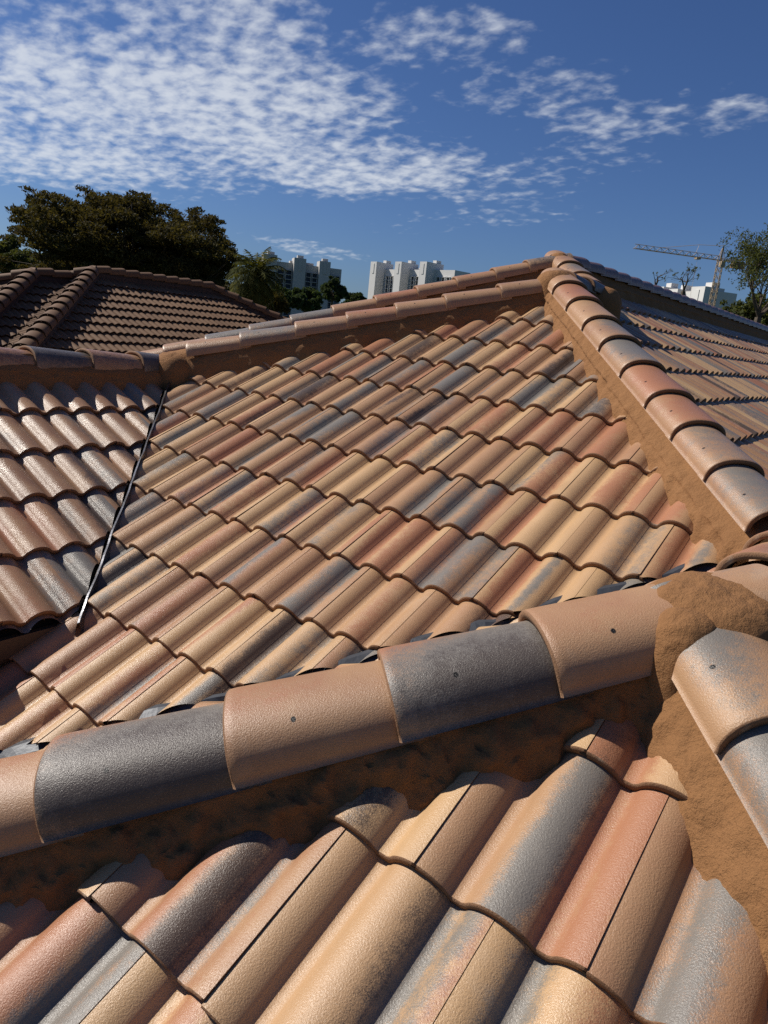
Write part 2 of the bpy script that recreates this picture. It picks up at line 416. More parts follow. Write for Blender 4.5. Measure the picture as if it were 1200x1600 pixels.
# east side, in bands between the stepped hips
for (cl, xr, yr, sd) in (
        ([(1, 1, -1.27)], (-.315, 3.5), (-2.25, 1.585), 41), ([], (-.315, 3.5), (1.585, 2.80), 41),
        ([(1, 1, -2.56)], (-2.25, 3.5), (2.80, 4.88), 41), ([], (-2.25, 3.5), (4.88, 5.55), 41),
        ([(1, 1, -3.30)], (-2.85, 3.5), (5.55, 6.15), 41), ([], (-2.85, 3.5), (6.15, 21.0), 41)):
    slope('roof_slope', house, DOWN_E, cR, (-1.735, 5.1), cl, xr, yr, 16 if yr[1] < 7 else 12, 3, sd, TM)
slope('roof_slope', house, DOWN_S, cA2, (-3, 5), [(-1, 1, -7.79), (1, -1, 9.0), (-1, -1, 3.25)], (-6.6, -2.3), (2.6, 6.15), 10, 3, 51, TM)
slope('roof_slope', house, DOWN_W, cB1, (-3, 5), [(-1, 1, -7.40), (1, -1, 7.79)], (-6.8, -2.25), (1.0, 5.6), 10, 3, 52, TM)
slope('roof_slope', house, DOWN_W, cB2, (-5, 5), [(-1, 1, -9.0)], (-7.6, -2.85), (1.5, 21.0), 8, 2, 53, TM)
slope('roof_slope', house, DOWN_W, cK, (-5, 5), [], (-7.0, -4.32), (-2.6, 2.6), 8, 2, 54, TM)

deck(house, DOWN_S, cN, [(-3.05, -2.2), (3.43, -2.2), (-.315, 1.585), (-3.05, -1.15)], -.10)
deck(house, DOWN_S, cA, [(-3.05, .02), (-.33, 2.82), (-2.25, 4.86), (-4.26, 3.20), (-3.05, 1.95)], -.10)
deck(house, DOWN_E, cL, [(-2.6, 1.55), (-4.30, 3.25), (-4.30, -2.55), (-2.6, -2.55)], -.10)
deck(house, DOWN_W, cC, [(-3.05, -1.13), (-.315, 1.60), (-.315, 2.86), (-3.05, .13)], -.10)
deck(house, DOWN_E, cR, [(-.30, 1.585), (3.45, -2.18), (3.45, 20.9), (-2.83, 20.9), (-2.83, 6.17), (-2.23, 5.55), (-2.23, 4.86), (-.30, 2.88)], -.10)
deck(house, DOWN_W, cB2, [(-7.5, 1.5), (-2.87, 6.13), (-2.87, 20.9), (-7.5, 20.9)], -.10)
deck(house, DOWN_W, cK, [(-6.9, -2.5), (-4.32, -2.5), (-4.32, 3.0), (-6.9, 2.5)], -.10)

# ------------------------------------------------------------------ mortar beds
def fn(p, s, o=3):
    return noise.fractal(Vector(p) * s, 0.8, 2.0, o)
def mortar(parent, A, B, gl, gr, wl, wr, ds=.02, top=.085, seed=0, name='mortar_bed', amp=1.0):
    """bed under ridge tiles from A to B; g* = fall of the roof plane per metre on each side, w* = half width (start,end)"""
    A = Vector(A); B = Vector(B); d = B - A; dh = Vector((d.x, d.y, 0)); Lh = dh.length; dh.normalize()
    side = Vector((dh.y, -dh.x, 0))                    # right-hand side
    n = max(3, int(Lh / ds)); v = []; f = []
    def row(sg, g, w, w0):
        if w0 < .16: return [(sg * (w + .030), -.120, g), (sg * (w + .014), -.065, g), (sg * w, -.018, g), (sg * (w - .006), .000, g), (sg * (.35 * w + .075), .026, g), (sg * .108, .050, g), (sg * .100, .064, g), (sg * .080, .085, g)]
        return [(sg * (w + .030), -.120, g), (sg * (w + .016), -.065, g), (sg * w, -.012, g), (sg * (w - .014), .016, g), (sg * (w * .55 + .06), .030, g), (sg * .110, .052, g), (sg * .100, .064, g), (sg * .080, .085, g)]
    m = None
    for i in range(n + 1):
        t = i / n; P = A + d * t
        lw = wl[0] + (wl[1] - wl[0]) * t + amp * (.012 * fn((P.x + seed, P.y, 1), 6, 2) + .008 * fn((P.x + seed, P.y, 5), 17, 2)); rw = wr[0] + (wr[1] - wr[0]) * t + amp * (.014 * fn((P.x, P.y + seed, 3), 6, 2) + .009 * fn((P.x, P.y + seed, 9), 17, 2))
        cs = row(-1, gl, lw, wl[1]) + [(0, top, 0)] + row(1, gr, rw, wr[1])[::-1]
        # refine across
        rr = []
        for k in range(len(cs) - 1):
            a, b = cs[k], cs[k + 1]; sub = 3
            for q in range(sub):
                u = q / sub; rr.append(tuple(a[z] + (b[z] - a[z]) * u for z in range(3)))
        rr.append(cs[-1]); m = len(rr)
        for (x, z, g) in rr:
            gg = gl if x < 0 else gr
            q = P + side * x; zz = P.z + z - abs(x) * gg
            w = Vector((q.x, q.y, zz))
            e = min(1, abs(x) / .1)
            a1 = fn(w + Vector((seed, 0, 0)), 9, 3) * .0045 * amp; a2 = fn(w + Vector((0, seed, 0)), 45, 2) * .0025 * amp; a3 = fn(w, 3.2, 2) * .006 * amp
            if abs(abs(x) - (lw if x < 0 else rw)) < .03: a1 += fn(w, 24, 3) * .007 * amp; a2 += fn(w, 60, 3) * .004 * amp
            w = w + side * ((a1 + a3) * e * (1 if x > 0 else -1)) + Vector((0, 0, (a1 + a2 + .5 * a3)))
            v.append(tuple(w))
    for i in range(n):
        for k in range(m - 1):
            a = i * m + k; f.append((a, a + 1, a + m + 1, a + m))
    me = bpy.data.meshes.new(name); me.from_pydata(v, [], f); me.materials.append(M_MORTAR)
    o = link(name, me, parent, True); return o
def lump(parent, c, r, h, seed=0, name='mortar_patch', seg=48, rings=24, rz=0, zb=-.12, rough=.45):
    v = []; f = []
    for i in range(rings + 1):
        a = i / rings * math.pi * .5
        for j in range(seg):
            b = 2 * math.pi * j / seg
            k = math.sin(a) ** .75
            x, y, z = r[0] * k * math.cos(b), r[1] * k * math.sin(b), h * math.cos(a) ** .8 if i < rings else 0
            if i == rings: z = zb; x *= 1.04; y *= 1.04
            ca, sa = math.cos(rz), math.sin(rz)
            p = Vector((c[0] + x * ca - y * sa, c[1] + x * sa + y * ca, c[2] + z))
            q = fn(p + Vector((seed, seed, 0)), 8, 4) * .016 * rough + fn(p, 40, 3) * .0035 * rough
            p += Vector((x * ca - y * sa, x * sa + y * ca, max(z, 0) + .03)).normalized() * q
            v.append(tuple(p))
    for i in range(rings):
        for j in range(seg):
            a = i * seg + j; b = i * seg + (j + 1) % seg
            f.append((a, a + seg, b + seg, b))
    me = bpy.data.meshes.new(name); me.from_pydata(v, [], f); me.materials.append(M_MORTAR)
    return link(name, me, parent, True)

# ------------------------------------------------------------------ ridge tiles
def ridge_tile(parent, P, d, L=.42, W=.120, H=.090, bands=None, seed=0, name='ridge_tile', mats=None, nphi=28, na=10, tilt=0.0):
    """half-round ridge tile; P = crown of its lower (butt) end, d = direction up the ridge"""
    rs = np.random.RandomState(seed + 500)
    d = Vector(d).normalized(); side = d.cross(Vector((0, 0, 1))).normalized(); up = side.cross(d).normalized()
    # the butt end rides on the next tile
    X = (d - up * (.040 + tilt)).normalized(); up = side.cross(X).normalized()
    Y = -side                                                       # left-handed side so X x Y = Z
    mw = Matrix((( X.x, Y.x, up.x), (X.y, Y.y, up.y), (X.z, Y.z, up.z))).to_4x4()
    org = Vector(P) - up * H; mw.translation = org
    if bands is None:
        bands = []
        for _ in range(rs.randint(1, 3)):
            bands.append((rs.choice([0, 1, 2], p=[.42, .40, .18]), rs.uniform(.5, 1.1), rs.uniform(-1, 1), rs.uniform(.3, .9), rs.uniform(-.2, 1.2), rs.uniform(.4, 1.2)))
    tone = rs.uniform(-.25, .45)
    v = []; f = []; mi = []; cc = []
    aa = [0.0, .004, .02] + [L * k / na for k in range(1, na + 1)]
    phis = [(-1 + 2 * k / nphi) * R(96) for k in range(nphi + 1)]
    def pt(a, ph, off):
        s = 1.04 - .13 * a / L
        y = (W * s + off) * math.copysign(abs(math.sin(ph)) ** .92, ph) if abs(ph) < R(90) else (W * s + off) * math.copysign(1, ph)
        z = (H * s + off) * abs(math.cos(ph)) ** .80 if abs(ph) <= R(90) else -.008
        return (a, -y, z + (1 - s) * 0)
    m = nphi + 1
    for i, a in enumerate(aa):
        for ph in phis:
            v.append(pt(a, ph, -.004 if i == 0 else (-.001 if i == 1 else 0)))
            c = [0, 0, 0, tone]
            pr = math.degrees(ph) / 90; ar = a / L
            for (p, am, pc, pw, ac, aw) in bands:
                q = math.hypot((pr - pc) / pw, (ar - ac) / aw); c[int(p)] = max(c[int(p)], am * max(0, min(1, 1.3 - q)))
            cc.append(c)
    for i in range(len(aa) - 1):
        for k in range(m - 1):
            q = i * m + k; f.append((q, q + 1, q + m + 1, q + m)); mi.append(0 if i else 1)
    b0 = len(v)
    for a in (0.0015, .10):
        for ph in phis:
            v.append(pt(a, ph, -.019)); cc.append([0, 0, 0, tone])
    for k in range(m - 1):
        f.append((b0 + k, b0 + k + 1, k + 1, k)); mi.append(1)
        f.append((b0 + m + k, b0 + m + k + 1, b0 + k + 1, b0 + k)); mi.append(1)
    me = bpy.data.meshes.new(name); me.from_pydata(v, [], f)
    ca = me.color_attributes.new('pig', 'FLOAT_COLOR', 'POINT'); ca.data.foreach_set('color', np.array(cc, np.float32).reshape(-1))
    me.polygons.foreach_set('material_index', mi)
    for mt in (mats or (M_CAP, M_BUTT)): me.materials.append(mt)
    o = link(name, me, parent, True)
    o.matrix_basis = mw
    return o
def cap_run(parent, A, B, ts, lift=.150, specs=None, seed=0, last=None, **kw):
    """A upper end, B lower end of a hip (base line); ts = horizontal distances of the butts measured from A"""
    A = Vector(A); B = Vector(B); d = (A - B); Lh = math.hypot(d.x, d.y); dn = d / Lh     # per horizontal metre, upward
    ts = list(ts)
    for i, t in enumerate(ts):
        P = A - dn * t + Vector((0, 0, lift))
        prev = ts[i - 1] if i else (last if last is not None else t - (ts[1] - ts[0] if len(ts) > 1 else .33))
        L = (t - prev) * dn.length + .07
        ridge_tile(parent, P, d, L=L, seed=seed + i, bands=(specs or {}).get(i), **kw)

g45 = T / math.sqrt(2)
q2 = math.sqrt(2)
# RN: near hip running from J down to the left
RNe = (J[0] - 2.9, J[1] - 2.9, J[2] - 2.9 * T)
mortar(house, J, RNe, T * .70, g45, (.15, .15), (.128, .133), .010, seed=1, amp=1.5)
tn = [(-.315 + .563) * q2, (-.315 + .780) * q2, (-.315 + .997) * q2, (-.315 + 1.238) * q2] + [(-.315 + 1.238 + .235 * k) * q2 for k in range(1, 7)]
RNS = {0: [(1, .42, -.6, .8, 1.0, .7), (0, .30, .2, .5, .2, .4)],
       1: [(1, 1.25, .55, 1.1, .75, .95), (2, .8, .6, .8, .7, .8), (0, .8, -.3, .45, .0, .6)],
       2: [(0, .45, .0, .6, .1, .6), (2, .22, .9, .4, .5, .8)],
       3: [(1, 1.3, .45, .95, .55, .75), (2, 1.0, .6, .8, .5, .7), (0, .85, -.3, .5, .05, .6)],
       4: [(0, .5, -.2, .5, .5, .6)]}
cap_run(house, J, RNe, tn, .146, RNS, 10, last=(tn[0] - .435), H=.106, W=.125, nphi=40, na=14)
# H2: near hip from J down to the right
H2e = (J[0] + 3.7, J[1] - 3.7, J[2] - 3.7 * T)
mortar(house, J, H2e, g45, g45, (.15, .15), (.145, .150), .012, seed=2)
t2 = [.255 * q2, .49 * q2] + [(.49 + .235 * k) * q2 for k in range(1, 12)]
H2S = {0: [(1, .95, -.35, .55, .9, .95)], 1: [(1, 1.1, .2, 1.4, .4, 1.6)]}
cap_run(house, J, H2e, t2, .146, H2S, 30, last=.055, nphi=36, na=12)
# RX: short level ridge behind J
JX = (-.225, J[1] + .03, J[2]); RXe = (JX[0], 2.52, J[2])
mortar(house, RXe, JX, T, T, (.16, .16), (.16, .16), .015, seed=3)
cap_run(house, RXe, JX, [2.52 - 2.23, 2.52 - 1.90], .150, {0: [(0, .9, -.3, .8, .3, .9)], 1: [(0, .8, -.4, .6, .2, .6), (1, .8, .5, .8, .6, 1)]}, 50, last=-.02, tilt=.02)
ridge_tile(house, (JX[0], J[1] + .04, J[2] + .130), (0, 1, 0), L=.42, seed=70, bands=[(1, 1.1, -.1, 1.0, .6, 1.2)])
# H1: long hip from the first apex to P
Pp = (-.22, 2.69, T * 2.69 + cA)
mortar(house, AP1, Pp, g45, g45, (.13, .13), (.135, .170), .014, seed=4)
H1x = [-2.06, -1.84, -1.61, -1.40, -1.17, -.94, -.735, -.515, -.29]
H1S = {0: [(0, .35, -.4, .6, .5, .7)], 1: [(0, .9, 0, .9, .4, .9)], 2: [(0, .2, 0, .5, .2, .5)], 3: [(1, .75, .35, .9, .5, .8)], 4: [(1, .95, .1, 1.0, .6, .9)],
       5: [(0, 1.0, -.1, .9, .2, 1.1), (1, .4, .8, .5, .8, .5)], 6: [(0, .75, .1, 1.0, .3, .9), (1, .35, .8, .5, .5, .7)], 7: [(1, .50, 0, 1.2, .5, 1.2)], 8: [(1, .7, 0, 1.2, .5, 1.2)]}
cap_run(house, AP1, Pp, [(x + 2.25) * 1.447 for x in H1x], .155, H1S, 80, last=-.03, nphi=32)
# R1: hip from the first apex down to the left
mortar(house, AP1, V0, g45, g45, (.15, .15), (.145, .15), .016, seed=5, amp=.45)
R1x = [-2.58, -2.86, -3.11, -3.36, -3.62, -3.90, -4.17]
R1S = {0: [(1, .5, -.5, .8, .8, .9), (2, .3, 0, 1, .8, 1)], 1: [(0, .3, 0, .8, .8, .8)], 2: [(0, .15, 0, .5, .5, .5)], 3: [(0, .75, 0, 1.2, .5, .8)], 4: [(0, .3, 0, .5, .5, .5), (1, .25, .6, .7, .5, .8)], 5: [(1, .72, 0, 1.2, .5, 1.2)], 6: [(0, .25, 0, 1, .3, 1)]}
cap_run(house, AP1, V0, [(-2.25 - x) * 1.305 for x in R1x], .128, R1S, 100, last=.03)
# short ridge behind the first apex, the second hip pair, the far main ridge
AP1b = (AP1[0], 5.52, AP1[2])
mortar(house, AP1b, AP1, T, T, (.16, .16), (.16, .16), .02, seed=6)
cap_run(house, AP1b, AP1, [.30, .62], .145, {0: [(2, 1.0, 0, 2, .5, 2)], 1: [(2, .9, 0, 2, .5, 2)]}, 120, last=-.03)
P2 = (-2.25, 5.55, -T * -2.25 + cR)
mortar(house, AP2, P2, g45, g45, (.14, .14), (.14, .15), .02, seed=7)
cap_run(house, AP2, P2, [.27, .55, .76], .150, {0: [(0, .15, 0, .5, .5, .5)], 1: [(1, .7, .2, 1, .4, .9)], 2: [(1, .3, .5, .7, .5, .9)]}, 130, last=-.05)
R1be = (-6.4, 2.6, AP2[2] - 3.55 * T)
mortar(house, AP2, R1be, g45, g45, (.15, .15), (.145, .15), .025, seed=8)
xb = [-3.082, -3.281, -3.509, -3.739, -3.98, -4.226, -4.466, -4.70, -4.947, -5.181, -5.424, -5.66, -5.9]
R1BS = {0: [(1, .85, -.2, 1.1, .6, 1.2), (2, .5, .3, 1, .6, 1)], 1: [(0, .2, 0, .7, .5, .7)], 2: [(0, .55, 0, .9, .4, .8)], 3: [(0, .35, .3, .7, .5, .6), (1, .42, -.3, .6, .7, .7)], 4: [(0, .8, 0, 1.1, .5, 1)], 5: [(0, .2, 0, .7, .5, .7)],
        6: [(1, .85, 0, 1.4, .6, 1.3)], 7: [(1, .70, 0, 1.4, .5, 1.3)], 8: [(1, .95, 0, 1.4, .5, 1.3)], 9: [(1, .3, 0, .9, .5, .9)], 10: [(0, .3, 0, .9, .5, .9)]}
cap_run(house, AP2, R1be, [(-2.85 - x) * q2 for x in xb], .150, R1BS, 150, last=.02, nphi=24)
RMe = (-2.85, 20.9, AP2[2])
mortar(house, AP2, RMe, T, T, (.16, .16), (.16, .16), .05, seed=9)
for k in range(38):
    y = AP2[1] + .30 + k * .365
    # level ridge: butts face away from the apex
    ridge_tile(house, (-2.85, y + .06, AP2[2] + .150), (0, -1, 0), L=.43, seed=200 + k, nphi=16, na=4, bands=[(0, 1.2, 0, 2, .5, 2), (2, .62, 0, 2, .5, 2)])
# LR: level ridge of the left wing
LRs = (V0[0], V0[1] + .10, V0[2]); LRe = (V0[0], -2.6, V0[2])
mortar(house, LRs, LRe, T, T, (.17, .17), (.15, .15), .02, seed=12, top=.02)
ly = [2.931, 2.574, 2.211] + [2.211 - .36 * k for k in range(1, 13)]
LRS = {0: [(1, 1.15, .4, 1.2, .7, 1.2), (2, .9, .3, 1.2, .6, 1.0)], 1: [(0, .6, 0, 1, .3, .8), (2, .45, .3, 1, .4, 1)], 2: [(1, .9, .1, 1.1, .3, 1.2), (2, .7, .3, 1, .5, 1)], 3: [(0, .7, 0, 1.2, .5, 1), (2, .45, .2, 1.3, .5, 1)]}
cap_run(house, LRs, LRe, [LRs[1] - y for y in ly], .085, LRS, 240, last=-.02, W=.132, H=.115)
# mortar caps over the junctions
lump(house, (J[0] + .035, J[1] + .020, J[2] + .010), (.160, .158), .126, 3, seg=80, rings=40)
lump(house, (-.292, 1.478, J[2] - .035), (.080, .088), .130, 13, seg=64, rings=32)
lump(house, (AP1[0] - .01, AP1[1] - .05, AP1[2] - .02), (.135, .13), .155, 5)
lump(house, (AP2[0] - .01, AP2[1] - .02, AP2[2] - .02), (.11, .11), .155, 6)
lump(house, (V0[0] + .10, V0[1] + .04, V0[2] - .10), (.17, .17), .20, 7)
lump(house, (P2[0] + .02, P2[1] - .04, P2[2] - .05), (.20, .20), .185, 8)
lump(house, (Pp[0] - .03, Pp[1] + .02, Pp[2] - .02), (.19, .19), .08, 9)

# ------------------------------------------------------------------ flashings
def valley_metal(parent):
    """bent sheet along the valley between the left wing and the big slope, with its raised centre rib"""
    v = []; f = []; n = 90
    a = Vector((-4.20, 3.18, 0)); b = Vector((-2.50, 1.48, 0))
    sd = Vector((1, 1, 0)).normalized()
    cs = [(-.15, -.085), (-.055, -.095), (-.014, -.088), (-.009, -.020), (-.005, .000), (.004, .004), (.009, -.020), (.022, -.088), (.055, -.095), (.15, -.085)]
    for i in range(n + 1):
        t = i / n; p = a + (b - a) * t; z = T * p.y + cA
        for (x, dz) in cs:
            wob = math.sin(t * 31 + .6) * .002 + fn((t * 14, 3, 0), 1.0, 2) * .005
            hz = (fn((t * 9, 7, 0), 1.0, 2) * .006 + math.sin(t * 31) * .002) if dz > -.02 and abs(x) < .05 else 0
            q = p + sd * (x + (wob if abs(x) < .05 and dz > -.05 else wob * .3))
            v.append((q.x, q.y, z + dz + hz))
    m = len(cs)
    for i in range(n):
        for k in range(m - 1):
            q = i * m + k; f.append((q, q + m, q + m + 1, q + 1))
    me = bpy.data.meshes.new('valley_flashing'); me.from_pydata(v, [], f); me.materials.append(M_METAL)
    return link('valley_flashing', me, parent)
valley_metal(house)
def c_metal(parent):
    """flashing in the hidden valley behind the near hip; its lifted edge shows over the ridge tiles"""
    v = []; f = []; n = 120
    a = Vector((-.34, 2.84, 0)); b = Vector((-3.0, .18, 0)); sd = Vector((-1, 1, 0)).normalized()
    cs = [(-.16, .03), (-.05, -.06), (0, -.07), (.02, -.04), (.05, -.018), (.075, -.020)]
    for i in range(n + 1):
        t = i / n; p = a + (b - a) * t; z = T * p.y + cA
        for k, (x, dz) in enumerate(cs):
            w = fn((t * 22, 1.7, 0), 1.0, 2)
            q = p + sd * (x + (.03 * w if k > 3 else 0)); v.append((q.x, q.y, z + dz + (.012 * w + .004 if k > 2 else 0) - (0 if k < 3 else 0)))
    m = len(cs)
    for i in range(n):
        for k in range(m - 1):
            q = i * m + k; f.append((q, q + 1, q + m + 1, q + m))
    me = bpy.data.meshes.new('valley_flashing'); me.from_pydata(v, [], f); me.materials.append(M_DARKMETAL)
    return link('valley_flashing', me, parent)
c_metal(house)

# ------------------------------------------------------------------ eaves and walls of the house
def beam(parent, a, b, w, h, name, mat):
    a = Vector(a); b = Vector(b); m = MB(); c = (a + b) / 2; d = b - a
    m.box((c.x, c.y, c.z), (math.hypot(d.x, d.y), w, h), math.atan2(d.y, d.x)); return m.build(name, mat, parent)
zL = -T * -2.56 + cL
beam(house, (-2.60, -2.5, zL - .095), (-2.60, 1.56, zL - .095), .03, .08, 'fascia', M_FASCIA)
m = MB(); m.box((-2.85, -.70, zL - .145), (.50, 4.2, .02)); m.build('soffit', M_FASCIA, house)
m = MB(); m.box((-3.10, .25, -1.90), (.08, 5.2, 1.35)); m.build('wall', M_STUCCO, house)
beam(house, (3.46, -2.2, -T * 3.46 + cR - .17), (3.46, 20.9, -T * 3.46 + cR - .17), .03, .18, 'fascia', M_FASCIA)
beam(house, (-3.0, -2.22, -T * 2.22 + cN - .17), (3.4, -2.22, -T * 2.22 + cN - .17), .03, .18, 'fascia', M_FASCIA)
GZ = -5.4
def wallbox(x0, x1, y0, y1, z0, z1):
    m = MB(); t = .2
    m.box(((x0 + x1) / 2, y0, (z0 + z1) / 2), (x1 - x0, t, z1 - z0)); m.box(((x0 + x1) / 2, y1, (z0 + z1) / 2), (x1 - x0, t, z1 - z0))
    m.box((x0, (y0 + y1) / 2, (z0 + z1) / 2), (t, y1 - y0 - t - .004, z1 - z0)); m.box((x1, (y0 + y1) / 2, (z0 + z1) / 2), (t, y1 - y0 - t - .004, z1 - z0))
    return m
wallbox(-6.6, 2.9, -1.7, 20.4, GZ - .1, -2.30).build('wall', M_STUCCO, house)
for (wx, wy) in ((2.9, 3.0), (2.9, 7.5), (2.9, 12.5)):
    m = MB(); m.box((wx + .11, wy, -3.7), (.05, 1.5, 1.3)); w = m.build('window', M_STUCCO, house)
    g = MB(); g.box((wx + .14, wy, -3.7), (.02, 1.36, 1.16)); g.build('pane', M_GLASS, w)

# ------------------------------------------------------------------ ground
M_GRASS = mat_simple('lawn', (0.035, 0.06, 0.02), (0.07, 0.095, 0.035), .6, .95)
m = MB(); m.face([(-4000, -4000, GZ), (4000, -4000, GZ), (4000, 5000, GZ), (-4000, 5000, GZ)])
tag(m.build('ground', M_GRASS), kind='structure')

# ------------------------------------------------------------------ neighbouring house
nb = tag(empty('house', (0, 0, 0)), 'dark brown tiled house with hip roofs beyond the left wing, under the big tree', 'house')
NM = (M_NB, M_NBBUTT); EX = -11.6
NA = (-15.4, 9.45, .62); NB_ = (-15.4, 12.75, .62); NW = (-15.7, 8.26, .42)
c1 = NA[2] + T * NA[0]; c2 = NA[2] - T * NA[1]; c3 = NW[2] + T * NW[0]; c4 = NW[2] - T * NW[1]
c6 = NA[2] - T * NA[0]
slope('roof_slope', nb, DOWN_E, c1, (-13, 10), [(1, 1, 5.95), (1, -1, 28.15)], (-15.4, EX), (5, 18), 12, 2, 61, NM, step=.040)
slope('roof_slope', nb, DOWN_S, c2, (-13, 8), [(-1, -1, -5.95), (1, 1, 6.66), (1, -1, 24.85)], (-19, EX), (4, 9.45), 12, 2, 62, NM, step=.040)
slope('roof_slope', nb, DOWN_E, c3, (-13, 7.3), [(-1, -1, -6.66), (1, 1, 7.44)], (-15.7, EX), (3, 9.1), 12, 2, 63, NM, step=.040)
slope('roof_slope', nb, DOWN_S, c4, (-13, 6), [(-1, -1, -7.44), (1, -1, 23.96)], (-20, EX), (3.0, 8.26), 10, 2, 64, NM, step=.040)
slope('roof_slope', nb, DOWN_W, c6, (-17, 10), [(-1, 1, -24.85), (-1, -1, -2.65 + 0)], (-20, -15.4), (4, 16), 8, 2, 65, NM)
slope('roof_slope', nb, (0, 1), NA[2] + T * NB_[1], (-15, 14), [(-1, 1, -28.15), (1, 1, 2.65)], (-20, EX), (12.75, 17.5), 8, 2, 66, NM)
def nbrun(A, B, n, W=.16, H=.135, rev=False):
    A = Vector(A); B = Vector(B); d = A - B; L = d.length / n
    mo = mortar(nb, A, B, g45, g45, (.15, .15), (.15, .15), .12, amp=.6); mo.data.materials.clear(); mo.data.materials.append(M_NBBUTT)
    for k in range(n):
        P = B + d * (k / n) + Vector((0, 0, .17))
        ridge_tile(nb, P, d, L=L + .06, W=W, H=H, seed=300 + k, bands=[], mats=NM, nphi=12, na=2, tilt=.04)
nbrun(NA, (EX, NA[1] - 3.8, NA[2] - 3.8 * T), 15)
nbrun(NA, NB_, 9)
nbrun(NB_, (NB_[0] + 3.8, NB_[1] + 3.8, NB_[2] - 3.8 * T), 15)
nbrun(NW, (EX, NW[1] - 4.1, NW[2] - 4.1 * T), 16)
nbrun(NW, (NW[0], 9.05, NW[2]), 2)
nbrun(NW, (NW[0] - 2.6, NW[1] - 2.6, NW[2] - 2.6 * T), 9)
nbrun(NA, (NA[0] - 1.1, NA[1] - 1.1, NA[2] - 1.1 * T), 4)
deck(nb, DOWN_E, c1, [(-15.4, 9.45), (EX, 5.65), (EX, 16.5), (-15.4, 12.75)], -.10)
deck(nb, DOWN_S, c4, [(-15.7, 8.26), (-20, 4.0), (-20, 3.0), (EX, 3.0), (EX, 4.16)], -.10)
deck(nb, DOWN_E, c3, [(-15.7, 9.0), (-15.7, 8.26), (EX, 4.16), (EX, 4.94)], -.10)
deck(nb, DOWN_S, c2, [(-15.4, 9.45), (-15.66, 9.0), (EX, 4.94), (EX, 5.65)], -.10)
wallbox(-19.4, -12.1, 3.5, 16.2, GZ - .1, -1.55).build('wall', M_STUCCO, nb)

# ------------------------------------------------------------------ trees
def leafmat(name, c1, c2, c3):
    s = NT(name)
    o = s.N.new('ShaderNodeNewGeometry')
    c = s.mix(o.outputs['Random Per Island'], c1 + (1,), c2 + (1,))
    c = s.mix(s.rng(s.noise(.5, 3, .6), .45, .65), c, c3 + (1,))
    m_ = s.done(c, .8, None, 0, .12)
    tr = s.N.new('ShaderNodeBsdfTranslucent'); s.put(tr.inputs[0], s.mix(1.0, c, (1.5, 1.35, .7, 1), 'MULTIPLY'))
    mx = s.N.new('ShaderNodeMixShader'); mx.inputs[0].default_value = .35
    s.L.new(s.b.outputs[0], mx.inputs[1]); s.L.new(tr.outputs[0], mx.inputs[2]); s.L.new(mx.outputs[0], s.out.inputs[0])
    return m_
M_BARK = mat_simple('bark', (0.06, 0.045, 0.032), (0.11, 0.085, 0.06), 9, .95, 0, .6, .03, 20)
M_LEAF_DARK = leafmat('dark_leaves', (0.026, 0.026, 0.009), (0.080, 0.068, 0.022), (0.046, 0.038, 0.014))
M_LEAF_OLIVE = leafmat('olive_leaves', (0.040, 0.055, 0.018), (0.10, 0.11, 0.035), (0.06, 0.07, 0.022))
M_LEAF_GREEN = leafmat('green_leaves', (0.025, 0.045, 0.018), (0.055, 0.08, 0.03), (0.035, 0.05, 0.022))
def leaves(rs, centres, n, size, flat=.6, mesh_name='crown', mat=None, parent=None):
    """n small bent leaf faces spread round the clump centres (x,y,z,r)"""
    C = np.array([c[:4] for c in centres]); w = C[:, 3] ** 2; w = w / w.sum()
    idx = rs.choice(len(C), n, p=w)
    d = rs.randn(n, 3); d /= np.linalg.norm(d, axis=1)[:, None]
    r = rs.rand(n) ** .45
    p = C[idx, :3] + d * (r * C[idx, 3])[:, None] * np.array([1, 1, flat])
    a = rs.randn(n, 3); a /= np.linalg.norm(a, axis=1)[:, None]
    b = np.cross(a, rs.randn(n, 3)); b /= np.linalg.norm(b, axis=1)[:, None]
    s = size * rs.uniform(.6, 1.4, n)[:, None]
    q = np.stack([p - a * s, p + b * s * .38, p + a * s, p - b * s * .38], 1).reshape(-1, 3)
    me = bpy.data.meshes.new(mesh_name)
    me.vertices.add(4 * n); me.vertices.foreach_set('co', q.astype(np.float32).reshape(-1))
    me.loops.add(4 * n); me.loops.foreach_set('vertex_index', np.arange(4 * n, dtype=np.int32))
    me.polygons.add(n); me.polygons.foreach_set('loop_start', np.arange(0, 4 * n, 4, dtype=np.int32))
    me.update(calc_edges=True); me.materials.append(mat)
    return link(mesh_name, me, parent)
def branch(m, rs, p, d, L, r, depth, tips, gnarl=.25):
    d = d.normalized()
    for k in range(3):
        e = p + d * L / 3
        m.bar(p, e, r, r * .85, 6); p = e; r *= .85
        d = (d + Vector(rs.randn(3)) * gnarl * .5 + Vector((0, 0, .05))).normalized()
    if depth == 0:
        tips.append(p); return
    for k in range(rs.randint(2, 4)):
        dd = (d + Vector(rs.randn(3)) * (gnarl * 2.2)).normalized()
        branch(m, rs, p, dd, L * rs.uniform(.6, .85), r * .7, depth - 1, tips, gnarl)
